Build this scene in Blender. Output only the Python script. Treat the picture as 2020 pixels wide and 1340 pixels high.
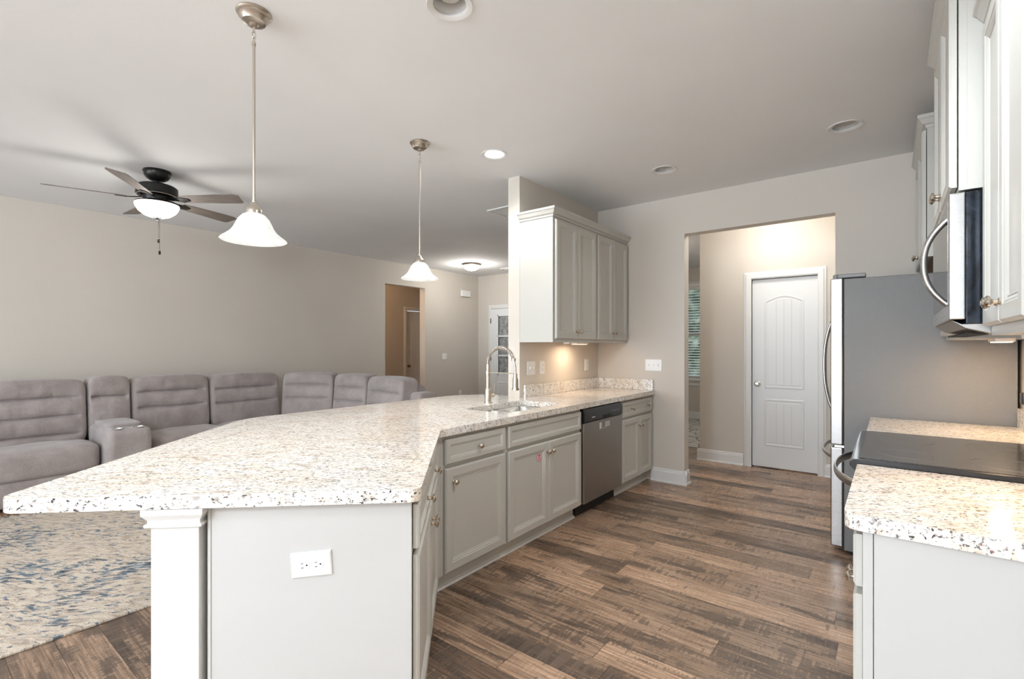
import bpy, bmesh, math, random
from math import pi, sin, cos, radians, sqrt, atan2
from mathutils import Vector, Matrix, noise as mnoise
random.seed(7)
for o in list(bpy.data.objects): bpy.data.objects.remove(o)
SC = bpy.context.scene; COL = SC.collection
# ------------------------------------------------------------ camera, world, exposure
cam = bpy.data.cameras.new('camera'); camo = bpy.data.objects.new('camera', cam); COL.objects.link(camo)
camo.location = (0, 0, 1.31); camo.rotation_euler = (pi/2, 0, radians(37.9))
cam.sensor_width = 36; cam.lens = 36*960/2020; cam.shift_y = 14/2020; cam.clip_start = .02; cam.clip_end = 200
SC.camera = camo
w = bpy.data.worlds.new('world'); SC.world = w; w.use_nodes = True
bg = w.node_tree.nodes['Background']; bg.inputs[0].default_value = (.80, .88, 1, 1); bg.inputs[1].default_value = 1.3
SC.view_settings.view_transform = 'Standard'; SC.view_settings.look = 'None'
SC.view_settings.gamma = 1; SC.view_settings.use_curve_mapping = False
SC.view_settings.exposure = 1.30

def area(name, loc, rot, sx, sy, power, col=(1, 1, 1), spread=None):
    l = bpy.data.lights.new(name, 'AREA'); l.shape = 'RECTANGLE'; l.size = sx; l.size_y = sy; l.energy = power; l.color = col
    if spread: l.spread = spread
    o = bpy.data.objects.new(name, l); COL.objects.link(o); o.location = loc; o.rotation_euler = rot; return o
def point(name, loc, power, r=.04, col=(1, .96, .90), kind='POINT', parent=None, spot=None):
    l = bpy.data.lights.new(name, kind); l.energy = power; l.color = col; l.shadow_soft_size = r
    if kind == 'SPOT': l.spot_size = spot or radians(120); l.spot_blend = .7
    o = bpy.data.objects.new(name, l); COL.objects.link(o); o.location = loc
    if parent: o.parent = parent
    return o
# fill lights added at assumed window openings behind the viewer, to brighten the room
area('added_fill_breakfast', (-.95, -5.9, 1.35), (radians(90), 0, 0), 2.6, 2.2, 28, (.80, .90, 1))
area('added_fill_living', (-4.6, -5.9, 1.35), (radians(90), 0, 0), 2.8, 2.0, 90, (.80, .90, 1))

# ------------------------------------------------------------ materials
MATS = {}
def newmat(name, col=(.8, .8, .8), rough=.5, metal=0, spec=.5, coat=0):
    m = bpy.data.materials.new(name); m.use_nodes = True; b = m.node_tree.nodes['Principled BSDF']
    b.inputs['Base Color'].default_value = (*col, 1); b.inputs['Roughness'].default_value = rough
    b.inputs['Metallic'].default_value = metal; b.inputs['Specular IOR Level'].default_value = spec
    b.inputs['Coat Weight'].default_value = coat
    MATS[name] = m; return m
class N:
    def __init__(s, m): s.m = m; s.t = m.node_tree; s.b = s.t.nodes['Principled BSDF']
    def n(s, typ, **kw):
        x = s.t.nodes.new(typ)
        for k, v in kw.items():
            if k in x.inputs and not hasattr(x, k): x.inputs[k].default_value = v
            else: setattr(x, k, v)
        return x
    def l(s, a, b): s.t.links.new(a, b)
    def coord(s, scale=(1, 1, 1), rot=(0, 0, 0), which='Object'):
        c = s.n('ShaderNodeTexCoord'); mp = s.n('ShaderNodeMapping'); s.l(c.outputs[which], mp.inputs[0])
        mp.inputs['Rotation'].default_value = rot
        m2 = s.n('ShaderNodeMapping'); s.l(mp.outputs[0], m2.inputs[0]); m2.inputs['Scale'].default_value = scale; return m2.outputs[0]
    def noise(s, v, scale, det=3, rough=.5, dist=0):
        x = s.n('ShaderNodeTexNoise'); s.l(v, x.inputs['Vector']); x.inputs['Scale'].default_value = scale
        x.inputs['Detail'].default_value = det; x.inputs['Roughness'].default_value = rough; x.inputs['Distortion'].default_value = dist
        return x.outputs['Fac']
    def ramp(s, f, stops, interp='LINEAR'):
        r = s.n('ShaderNodeValToRGB'); s.l(f, r.inputs[0]); e = r.color_ramp.elements; r.color_ramp.interpolation = interp
        while len(e) < len(stops): e.new(.5)
        for i, (p, c) in enumerate(stops):
            e[i].position = p; e[i].color = (*c, 1) if isinstance(c, tuple) else (c, c, c, 1)
        return r.outputs[0]
    def math(s, op, a, b=None, c=None):
        x = s.n('ShaderNodeMath', operation=op)
        for i, v in enumerate((a, b, c)):
            if v is None: continue
            if isinstance(v, (int, float)): x.inputs[i].default_value = v
            else: s.l(v, x.inputs[i])
        return x.outputs[0]
    def mix(s, f, a, b, typ='MIX'):
        x = s.n('ShaderNodeMix', data_type='RGBA', blend_type=typ)
        for i, v in ((0, f), (6, a), (7, b)):
            if isinstance(v, (int, float)): x.inputs[i].default_value = v
            elif isinstance(v, tuple): x.inputs[i].default_value = (*v, 1)
            else: s.l(v, x.inputs[i])
        return x.outputs[2]
    def bump(s, h, strength=.2, dist=.01):
        x = s.n('ShaderNodeBump'); s.l(h, x.inputs['Height']); x.inputs['Strength'].default_value = strength
        x.inputs['Distance'].default_value = dist; s.l(x.outputs[0], s.b.inputs['Normal']); return x
def paint(name, col, rough=.55, orange=.06, scale=160):
    m = newmat(name, col, rough, spec=.35); n = N(m); v = n.coord()
    n.bump(n.noise(v, scale, 2), orange, .002)
    c = n.ramp(n.noise(v, 1.3, 2), [(.3, tuple(x*.975 for x in col)), (.7, tuple(min(1, x*1.015) for x in col))])
    n.l(c, n.b.inputs['Base Color']); return m
WALL = paint('wall_paint', (.640, .592, .528), .7, .12, 220)
CEIL = paint('ceiling_paint', (.84, .85, .855), .9, .2, 260)
TRIM = paint('white_trim_paint', (.76, .76, .745), .35, .02)
CAB = paint('grey_cabinet_paint', (.555, .545, .505), .38, .02)
PANEL = paint('cabinet_end_panel_paint', (.545, .545, .53), .42, .02)
WDOOR = paint('white_door_paint', (.78, .79, .79), .4, .03)
PLATE = newmat('white_plastic_plate', (.85, .85, .84), .3)
SLOT = newmat('dark_slot', (.02, .02, .02), .6)
NICKEL = newmat('brushed_nickel', (.62, .57, .50), .28, 1)
NICKELD = newmat('satin_nickel_canopy', (.48, .43, .37), .33, 1)
CHROME = newmat('polished_chrome', (.75, .75, .74), .12, 1)
BLACKM = newmat('black_bronze', (.022, .021, .02), .35, .6)
BLACKP = newmat('gloss_black_plastic', (.012, .012, .013), .18)
BLACKT = newmat('matte_black', (.015, .015, .015), .7)
GAP = newmat('raw_cabinet_edge', (.10, .06, .035), .8)
MAPLE = newmat('maple_cabinet_interior', (.72, .50, .30), .5)

def steel(name, col, rough, vscale=(1, 1, 300)):
    m = newmat(name, col, rough, 1); n = N(m); v = n.coord(vscale)
    f = n.noise(v, 3, 3); n.l(n.ramp(f, [(.2, rough*.8), (.8, rough*1.25)]), n.b.inputs['Roughness']); n.bump(f, .03, .001); return m
STEEL = steel('brushed_stainless_steel', (.50, .495, .485), .3)
STEELD = steel('dark_stainless_steel', (.36, .345, .325), .36)
STEELS = steel('sink_stainless_steel', (.70, .69, .67), .22, (60, 1, 1))
FRSIDE = newmat('textured_grey_steel', (.20, .20, .197), .42, .5)
_n = N(FRSIDE); _n.bump(_n.noise(_n.coord(), 210, 3, .6), .9, .003)

def granite():
    m = newmat('speckled_cream_granite', rough=.1, spec=.5); n = N(m)
    v0 = n.coord()
    v = n.coord((1, 2.4, 1.6), (0, 0, radians(-36)))
    base = n.ramp(n.noise(v, 16, 5, .6, .3), [(.27, (.46, .39, .33)), (.37, (.72, .65, .57)), (.47, (.86, .82, .76)), (.66, (.90, .885, .865))])
    warm = n.ramp(n.noise(v0, 3.2, 3), [(.45, (1, 1, 1)), (.72, (.97, .92, .86))])
    c = n.mix(1.0, base, warm, 'MULTIPLY')
    greyf = n.ramp(n.noise(v, 34, 4, .65), [(.57, 0.), (.64, .8)])
    c = n.mix(greyf, c, (.33, .30, .28))
    dens = n.ramp(n.noise(v0, 9, 2), [(.3, .65), (.6, 1.)])
    blk = n.ramp(n.noise(v, 72, 3, .6, .2), [(.585, 0.), (.615, 1.)])
    blk = n.math('MULTIPLY', blk, dens)
    c = n.mix(blk, c, (.035, .03, .03))
    red = n.ramp(n.noise(v0, 70, 1), [(.72, 0.), (.76, .8)])
    c = n.mix(red, c, (.16, .05, .035))
    n.l(c, n.b.inputs['Base Color']); n.b.inputs['Coat Weight'].default_value = .3; n.b.inputs['Coat Roughness'].default_value = .04
    return m
GRAN = granite()

def planks():
    m = newmat('rustic_brown_plank_floor', rough=.34, spec=.45); n = N(m)
    tc = n.n('ShaderNodeTexCoord'); sp = n.n('ShaderNodeSeparateXYZ'); n.l(tc.outputs['Object'], sp.inputs[0])
    X, Y = sp.outputs[0], sp.outputs[1]
    PW, PL = .152, 1.22
    ry = n.math('DIVIDE', Y, PW); row = n.math('FLOOR', ry); fy = n.math('FRACT', ry)
    wn = n.n('ShaderNodeTexWhiteNoise', noise_dimensions='1D'); n.l(row, wn.inputs['W'])
    rx = n.math('ADD', n.math('DIVIDE', X, PL), n.math('MULTIPLY', wn.outputs[0], 7.3)); colm = n.math('FLOOR', rx); fx = n.math('FRACT', rx)
    cb = n.n('ShaderNodeCombineXYZ'); n.l(row, cb.inputs[0]); n.l(colm, cb.inputs[1])
    wid = n.n('ShaderNodeTexWhiteNoise', noise_dimensions='2D'); n.l(cb.outputs[0], wid.inputs['Vector']); R = wid.outputs[0]
    off = n.n('ShaderNodeVectorMath', operation='SCALE'); n.l(cb.outputs[0], off.inputs[0]); off.inputs['Scale'].default_value = 13.7
    p = n.n('ShaderNodeVectorMath', operation='ADD'); n.l(tc.outputs['Object'], p.inputs[0]); n.l(off.outputs[0], p.inputs[1]); P = p.outputs[0]
    def mapped(sc):
        mp = n.n('ShaderNodeMapping'); n.l(P, mp.inputs[0]); mp.inputs['Scale'].default_value = sc; return mp.outputs[0]
    grain = n.noise(mapped((1.6, 38, 1)), 2.2, 5, .65, .35)
    fine = n.noise(mapped((5, 150, 1)), 1.6, 3, .6)
    patch = n.noise(mapped((1.35, 8.5, 1)), 1.35, 4, .6, .5)
    saw = n.noise(mapped((60, 3.0, 1)), 1.0, 3, .6, .3)
    base = n.ramp(grain, [(.30, (.145, .092, .062)), (.45, (.285, .19, .130)), (.62, (.48, .34, .24))])
    tone = n.ramp(R, [(0, (.55, .52, .50)), (.35, (.85, .83, .81)), (.65, (1.12, 1.08, 1.05)), (1, (1.45, 1.38, 1.32))])
    c = n.mix(1., base, tone, 'MULTIPLY')
    c = n.mix(1., c, n.ramp(fine, [(.3, .78), (.6, 1.1)]), 'MULTIPLY')
    pf = n.math('ADD', patch, n.math('MULTIPLY', n.math('SUBTRACT', saw, .5), .50))
    pf = n.math('ADD', pf, n.math('MULTIPLY', n.math('SUBTRACT', R, .5), -.16))
    dark = n.ramp(pf, [(.53, 0.), (.555, .65), (.66, .92)])
    c = n.mix(dark, c, n.mix(n.ramp(saw, [(.42, 0.), (.6, 1.)]), (.050, .035, .027), (.150, .105, .078)))
    seam = n.math('MAXIMUM', n.math('GREATER_THAN', n.math('ABSOLUTE', n.math('SUBTRACT', fy, .5)), .4915), n.math('GREATER_THAN', n.math('ABSOLUTE', n.math('SUBTRACT', fx, .5)), .4988))
    c = n.mix(n.math('MULTIPLY', seam, .75), c, (.03, .02, .015))
    n.l(c, n.b.inputs['Base Color'])
    n.l(n.ramp(pf, [(.4, .27), (.7, .40)]), n.b.inputs['Roughness'])
    h = n.math('SUBTRACT', n.math('MULTIPLY', fine, .4), n.math('ADD', seam, n.math('MULTIPLY', dark, n.math('MULTIPLY', saw, .8))))
    n.bump(h, .35, .0018); return m
FLOOR = planks()

def fabric():
    m = newmat('mauve_grey_microfiber', rough=.95, spec=.15); n = N(m); v = n.coord()
    c = n.ramp(n.noise(v, 5, 4, .6), [(.3, (.300, .258, .246)), (.7, (.410, .360, .345))])
    c = n.mix(1., c, n.ramp(n.noise(v, 260, 2), [(.3, .80), (.7, 1.16)]), 'MULTIPLY')
    n.l(c, n.b.inputs['Base Color']); n.b.inputs['Sheen Weight'].default_value = .35
    h = n.math('ADD', n.noise(v, 320, 2), n.math('MULTIPLY', n.noise(v, 14, 4, .6, .8), 4)); n.bump(h, .4, .004); return m
FAB = fabric()

def rugmat():
    m = newmat('distressed_blue_cream_rug', rough=1, spec=.1); n = N(m)
    v = n.coord(rot=(0, 0, radians(-36))); w1 = n.n('ShaderNodeTexNoise'); n.l(v, w1.inputs['Vector']); w1.inputs['Scale'].default_value = 2.2; w1.inputs['Detail'].default_value = 2
    add = n.n('ShaderNodeVectorMath', operation='MULTIPLY_ADD'); n.l(w1.outputs['Color'], add.inputs[0]); add.inputs[1].default_value = (.10, .22, .0); n.l(v, add.inputs[2])
    mp = n.n('ShaderNodeMapping'); n.l(add.outputs[0], mp.inputs[0]); mp.inputs['Scale'].default_value = (4.2, 13, 1)
    f = n.noise(mp.outputs[0], 2.6, 5, .7, .6)
    region = n.noise(v, 2.1, 3, .6)
    c = n.ramp(f, [(.30, (.33, .27, .22)), (.43, (.50, .42, .34)), (.56, (.68, .60, .50)), (.75, (.54, .46, .38))])
    bl = n.ramp(n.math('ADD', n.noise(mp.outputs[0], 3.6, 5, .7, .4), n.math('MULTIPLY', n.math('SUBTRACT', region, .5), .55)), [(.548, 0.), (.585, .75), (.68, 1.)])
    blue = n.ramp(n.noise(v, 13, 3), [(.35, (.04, .07, .11)), (.55, (.11, .17, .23)), (.7, (.25, .31, .35))])
    c = n.mix(bl, c, blue)
    c = n.mix(1., c, n.ramp(n.noise(n.coord((60, 260, 1)), 1.2, 2), [(.3, .78), (.7, 1.15)]), 'MULTIPLY')
    n.l(c, n.b.inputs['Base Color']); n.bump(n.noise(v, 220, 2), .6, .004); return m
RUG = rugmat()
def rug2mat():
    m = newmat('trellis_line_rug', rough=1); n = N(m); v = n.coord()
    f = n.n('ShaderNodeTexVoronoi', feature='DISTANCE_TO_EDGE'); n.l(v, f.inputs['Vector']); f.inputs['Scale'].default_value = 5
    n.l(n.ramp(f.outputs['Distance'], [(.02, (.16, .15, .14)), (.06, (.62, .60, .56))]), n.b.inputs['Base Color']); return m
RUG2 = rug2mat()
def woodmat(name, a, b, sc=(2, 40, 10)):
    m = newmat(name, rough=.5); n = N(m); f = n.noise(n.coord(sc), 3, 4, .6, .3); n.l(n.ramp(f, [(.3, a), (.7, b)]), n.b.inputs['Base Color']); return m
BLADE = woodmat('weathered_blade_wood', (.10, .085, .075), (.26, .22, .195))
def emis(name, col, strength, base=(.9, .9, .9), rough=.4, trans=0):
    m = newmat(name, base, rough); b = m.node_tree.nodes['Principled BSDF']
    b.inputs['Emission Color'].default_value = (*col, 1); b.inputs['Emission Strength'].default_value = strength
    b.inputs['Transmission Weight'].default_value = trans; return m
BULB = emis('glowing_bulb', (1, .97, .92), 1.3)
BULBOFF = newmat('frosted_bulb', (.62, .60, .55), .25)
CANLIT = emis('lit_downlight_lens', (1, .98, .94), 6)
BOWL = emis('lit_frosted_glass_bowl', (1, .96, .88), .75, (.9, .88, .84), .35)
SHADE = newmat('alabaster_glass', (.92, .93, .92), .25)
_n = N(SHADE); _v = _n.coord((1, 1, .6)); _f = _n.noise(_v, 9, 4, .6, 1.6)
_n.l(_n.ramp(_f, [(.35, (.50, .51, .50)), (.65, (.74, .74, .73))]), _n.b.inputs['Base Color'])
_n.b.inputs['Transmission Weight'].default_value = .35; _n.b.inputs['Roughness'].default_value = .45
_n.b.inputs['Emission Color'].default_value = (1, .99, .96, 1); _n.b.inputs['Emission Strength'].default_value = .16
WARMLED = emis('warm_lamp_lens', (1, .72, .42), 3)
def glassm(name, col=(.9, .95, .95), rough=.02, alpha=.3):
    m = newmat(name, col, rough); b = m.node_tree.nodes['Principled BSDF']; b.inputs['Transmission Weight'].default_value = 1; b.inputs['IOR'].default_value = 1.1; return m
GLASS = glassm('window_glass')
FROST = newmat('dim_door_glass', (.30, .32, .32), .12)
_n = N(FROST); _f = _n.noise(_n.coord((1, 1, .7)), 14, 4, .6, 1); _n.l(_n.ramp(_f, [(.35, (.16, .17, .17)), (.65, (.42, .44, .44))]), _n.b.inputs['Base Color'])
COOK = newmat('black_ceramic_glass', (.055, .055, .057), .14, 0, .6)
_n = N(COOK); _f = _n.noise(_n.coord(), 420, 2, .7); _n.l(_n.ramp(_f, [(.5, (.035, .035, .036)), (.62, (.16, .16, .16))]), _n.b.inputs['Base Color'])
COOKR = newmat('cooktop_ring_marking', (.22, .22, .22), .25)
DGLASS = newmat('dark_reflective_side_panel', (.03, .04, .055), .08, .3)
_n = N(DGLASS); _f = _n.noise(_n.coord((1, 1, .8)), 12, 4, .6, 1.2); _n.l(_n.ramp(_f, [(.35, (.008, .009, .011)), (.62, (.022, .032, .048)), (.8, (.12, .12, .13))]), _n.b.inputs['Base Color'])
STICK = newmat('white_sticker', (.85, .84, .86), .4)
REDS = newmat('red_sticker_print', (.62, .02, .06), .4)
LEAF = newmat('garden_leaf', (.07, .13, .04), .6)
_n = N(LEAF); _n.l(_n.ramp(_n.noise(_n.coord(), 3.5, 5), [(.3, (.015, .022, .012)), (.5, (.06, .085, .045)), (.7, (.36, .40, .30))]), _n.b.inputs['Base Color'])
GRASS = newmat('lawn', (.12, .17, .06), .9)
BRASSD = newmat('aged_bronze_knob', (.20, .13, .07), .3, 1)

# ------------------------------------------------------------ mesh helpers
class MB:
    def __init__(s): s.bm = bmesh.new()
    def box(s, x0, x1, y0, y1, z0, z1):
        v = [s.bm.verts.new(p) for p in ((x0,y0,z0),(x1,y0,z0),(x1,y1,z0),(x0,y1,z0),(x0,y0,z1),(x1,y0,z1),(x1,y1,z1),(x0,y1,z1))]
        for f in ((3,2,1,0),(4,5,6,7),(0,1,5,4),(1,2,6,5),(2,3,7,6),(3,0,4,7)): s.bm.faces.new([v[i] for i in f])
        return s
    def loft(s, loops, cap0=True, cap1=True, closed=True):
        L = [[s.bm.verts.new(p) for p in lp] for lp in loops]; n = len(L[0])
        for a, b in zip(L[:-1], L[1:]):
            for i in range(n if closed else n-1):
                j = (i+1) % n
                try: s.bm.faces.new((a[i], a[j], b[j], b[i]))
                except ValueError: pass
        if cap0: s.bm.faces.new(L[0][::-1])
        if cap1: s.bm.faces.new(L[-1])
        return s
    def lathe(s, prof, c=(0, 0, 0), seg=32, axis='z', cap=True):
        loops = []
        for r, h in prof:
            lp = []
            for i in range(seg):
                a = 2*pi*i/seg; u, v = max(r, 1e-4)*cos(a), max(r, 1e-4)*sin(a)
                if axis == 'z': p = (c[0]+u, c[1]+v, c[2]+h)
                elif axis == 'y': p = (c[0]+u, c[1]+h, c[2]+v)
                else: p = (c[0]+h, c[1]+u, c[2]+v)
                lp.append(p)
            loops.append(lp)
        return s.loft(loops, cap, cap)
    def tube(s, pts, r, seg=10, cap=True):
        pts = [Vector(p) for p in pts]; loops = []; up = None
        for i, p in enumerate(pts):
            t = (pts[min(i+1, len(pts)-1)]-pts[max(i-1, 0)]).normalized()
            if up is None: up = t.orthogonal().normalized()
            up = (up-t*up.dot(t)); up = up.normalized() if up.length > 1e-6 else t.orthogonal().normalized()
            sd = t.cross(up); rr = r[i] if isinstance(r, (list, tuple)) else r
            loops.append([p+(up*cos(2*pi*k/seg)+sd*sin(2*pi*k/seg))*rr for k in range(seg)])
        return s.loft(loops, cap, cap)
    def holed(s, outer, holes, z0, z1):
        """flat slab of any outline with holes"""
        for z, flip in ((z0, True), (z1, False)):
            es = []
            for lp in [outer]+holes:
                vs = [s.bm.verts.new((x, y, z)) for x, y in lp]
                es += [s.bm.edges.new((vs[i], vs[(i+1) % len(vs)])) for i in range(len(vs))]
            bmesh.ops.triangle_fill(s.bm, use_beauty=True, use_dissolve=False, edges=es, normal=(0, 0, -1 if flip else 1))
        for lp in [outer]+holes:
            s.loft([[(x, y, z0) for x, y in lp], [(x, y, z1) for x, y in lp]], False, False)
        bmesh.ops.remove_doubles(s.bm, verts=s.bm.verts, dist=1e-5)
        return s
    def build(s, name, mat, parent=None, bevel=0, seg=2, smooth=False, sub=0, angle=35, label=None):
        bmesh.ops.recalc_face_normals(s.bm, faces=s.bm.faces)
        me = bpy.data.meshes.new(name); s.bm.to_mesh(me); s.bm.free(); me.materials.append(mat)
        o = bpy.data.objects.new(name, me); COL.objects.link(o)
        if parent: o.parent = parent
        if smooth or bevel:
            for p in me.polygons: p.use_smooth = True
        if bevel:
            b = o.modifiers.new('bevel', 'BEVEL'); b.width = bevel; b.segments = seg; b.limit_method = 'ANGLE'; b.angle_limit = radians(40)
        if sub: u = o.modifiers.new('sub', 'SUBSURF'); u.levels = u.render_levels = sub
        if (smooth or bevel) and not sub:
            if bevel: o.modifiers.new('wn', 'WEIGHTED_NORMAL')
            else:
                for e in me.edges: pass
                try: me.set_sharp_from_angle(angle=radians(angle))
                except Exception: pass
        if label: o['label'] = label
        return o
def empty(name, loc=(0, 0, 0), rz=0, label=None, cat=None, group=None, kind=None):
    o = bpy.data.objects.new(name, None); COL.objects.link(o); o.location = loc; o.rotation_euler = (0, 0, rz); o.empty_display_size = .1
    return tag(o, label, cat, group, kind)
def tag(o, label=None, cat=None, group=None, kind=None):
    for k, v in (('label', label), ('category', cat), ('group', group), ('kind', kind)):
        if v: o[k] = v
    return o
def struct(name, mb, mat, **k): return tag(mb.build(name, mat, **k), kind='structure')
def copy_tree(o, parent=None):
    c = o.copy(); COL.objects.link(c); c.parent = parent
    for ch in [x for x in bpy.data.objects if x.parent == o]: copy_tree(ch, c)
    return c
def rect(x0, x1, z0, z1, y, i=0): return [(x0+i, y, z0+i), (x1-i, y, z0+i), (x1-i, y, z1-i), (x0+i, y, z1-i)]
def circ(x, y, r, n=32): return [(x+r*cos(2*pi*i/n), y+r*sin(2*pi*i/n)) for i in range(n)]
def roundpoly(pts, rad, n=7):
    """pts: list of (x,y,r) with rounded corners"""
    out = []
    for i, p in enumerate(pts):
        r = p[2] if len(p) > 2 else rad; q = Vector(p[:2]); a = (Vector(pts[i-1][:2])-q).normalized(); b = (Vector(pts[(i+1) % len(pts)][:2])-q).normalized()
        if r <= 0: out.append(tuple(q)); continue
        ang = a.angle(b); d = r/math.tan(ang/2); cpt = q+(a+b).normalized()*(r/sin(ang/2)); s0 = q+a*d-cpt; s1 = q+b*d-cpt
        a0 = atan2(s0.y, s0.x); a1 = atan2(s1.y, s1.x); da = (a1-a0+pi) % (2*pi)-pi
        out += [(cpt.x+r*cos(a0+da*k/n), cpt.y+r*sin(a0+da*k/n)) for k in range(n+1)]
    return out

# ------------------------------------------------------------ room shell
H = 2.74; XL, XR, YK, YB = -6.65, .55, 4.63, -6.0
f = MB().box(-9.2, 2.3, YB-.2, 9.6, -.05, 0); struct('floor', f, FLOOR)
CANS = [(-1.457, 1.447), (-2.329, 2.777), (-1.446, 3.859), (-.234, 3.817), (-.234, 1.45), (-.85, -.6)]  # last two downlights are added out of view for extra light
c = MB().holed([(-9.2, YB-.2), (2.3, YB-.2), (2.3, 9.6), (-9.2, 9.6)], [circ(x, y, .079) for x, y in CANS], H, H+.03)
struct('ceiling', c, CEIL)
m = MB()  # living room wall with cased-free opening to the bedroom hall
m.box(XL-.14, XL, YB-.2, 5.10, 0, H).box(XL-.14, XL, 5.98, 7.56, 0, H).box(XL-.14, XL, 5.10, 5.98, 2.365, H)
struct('wall_left', m, WALL)
m = MB()
m.box(-2.45, -1.54, YK, YK+.12, 0, H).box(-.348, XR+.12, YK, YK+.12, 0, H).box(-1.54, -.348, YK, YK+.12, 2.376, H).box(-3.5, -2.45, YK, YK+.12, 0, H)
struct('wall_kitchen_far', m, WALL)
struct('wall_stub', MB().box(-2.57, -2.45, 3.25, YK, 0, H), WALL)
struct('wall_right', MB().box(XR, XR+.12, YB, YK, 0, H), WALL)
m = MB()  # wall behind the viewer, two glazed openings
WB = [(-6.79, -6.0), (-3.2, -2.25), (.35, .67)]
for a, b in WB: m.box(a, b, YB-.15, YB, 0, H)
for a, b in ((-6.0, -3.2), (-2.25, .35)): m.box(a, b, YB-.15, YB, 2.45, H).box(a, b, YB-.15, YB, 0, .25)
struct('wall_back', m, WALL)
struct('wall_foyer', MB().box(XL, -3.5, 7.42, 7.56, 0, H), WALL)
struct('wall_foyer_side', MB().box(-3.5, -3.38, YK, 9.0, 0, H), WALL)
# hall / pantry wall seen through the kitchen opening, with a door hole
m = MB().box(-1.75, -1.20, 5.80, 5.92, 0, H).box(-.585, 1.9, 5.80, 5.92, 0, H).box(-1.20, -.585, 5.80, 5.92, 2.045, H).box(-1.75, -1.63, 5.92, 9.0, 0, H)
m.box(-.30, -.18, YK+.12, 5.80, 0, H)
struct('wall_hall', m, WALL)
m = MB().box(-3.5, -3.12, 9.0, 9.15, 0, H).box(-2.25, -1.63, 9.0, 9.15, 0, H).box(-3.12, -2.25, 9.0, 9.15, 0, .72).box(-3.12, -2.25, 9.0, 9.15, 2.40, H)
struct('wall_dining', m, WALL)
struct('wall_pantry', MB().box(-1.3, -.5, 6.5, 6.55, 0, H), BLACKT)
# bedroom hall behind the opening of the left wall
m = MB().box(-8.02, -7.9, 4.4, 6.60, 0, H).box(-8.02, -7.9, 7.32, 7.7, 0, H).box(-8.02, -7.9, 6.60, 7.32, 2.06, H).box(-7.9, XL-.14, 4.4, 4.52, 0, H).box(-7.9, XL-.14, 7.56, 7.7, 0, H)
struct('wall_bedroom_hall', m, WALL)
def baseboard(name, segs):
    m = MB()
    for (x0, y0, x1, y1, nx, ny) in segs:
        d = Vector((x1-x0, y1-y0, 0)); nn = Vector((nx, ny, 0)); prof = [(0, 0), (.028, 0), (.026, .010), (.016, .018), (.016, .098), (.011, .108), (.009, .122), (0, .13)]
        m.loft([[tuple(Vector((x0, y0, 0))+nn*a+Vector((0, 0, z))) for a, z in prof], [tuple(Vector((x1, y1, 0))+nn*a+Vector((0, 0, z))) for a, z in prof]])
    struct(name, m, TRIM)
baseboard('baseboard_kitchen', [(-1.86, YK, -1.512, YK, 0, -1), (-1.54, YK-.028, -1.54, YK+.12, 1, 0)])
baseboard('baseboard_hall', [(-1.778, 5.80, -1.28, 5.80, 0, -1), (-.525, 5.80, -.30, 5.80, 0, -1), (-1.75, 5.80, -1.75, 8.9, -1, 0)])
baseboard('baseboard_left', [(XL, -3, XL, 5.10, 1, 0), (XL, 5.98, XL, 7.42, 1, 0)])
baseboard('baseboard_foyer', [(XL, 7.42, -6.36, 7.42, 0, -1), (-5.3, 7.42, -3.5, 7.42, 0, -1)])
baseboard('baseboard_stub', [(-2.57, 3.25, -2.57, YK, -1, 0)])
baseboard('baseboard_dining', [(-3.38, 9.0, -1.75, 9.0, 0, -1)])

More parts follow.
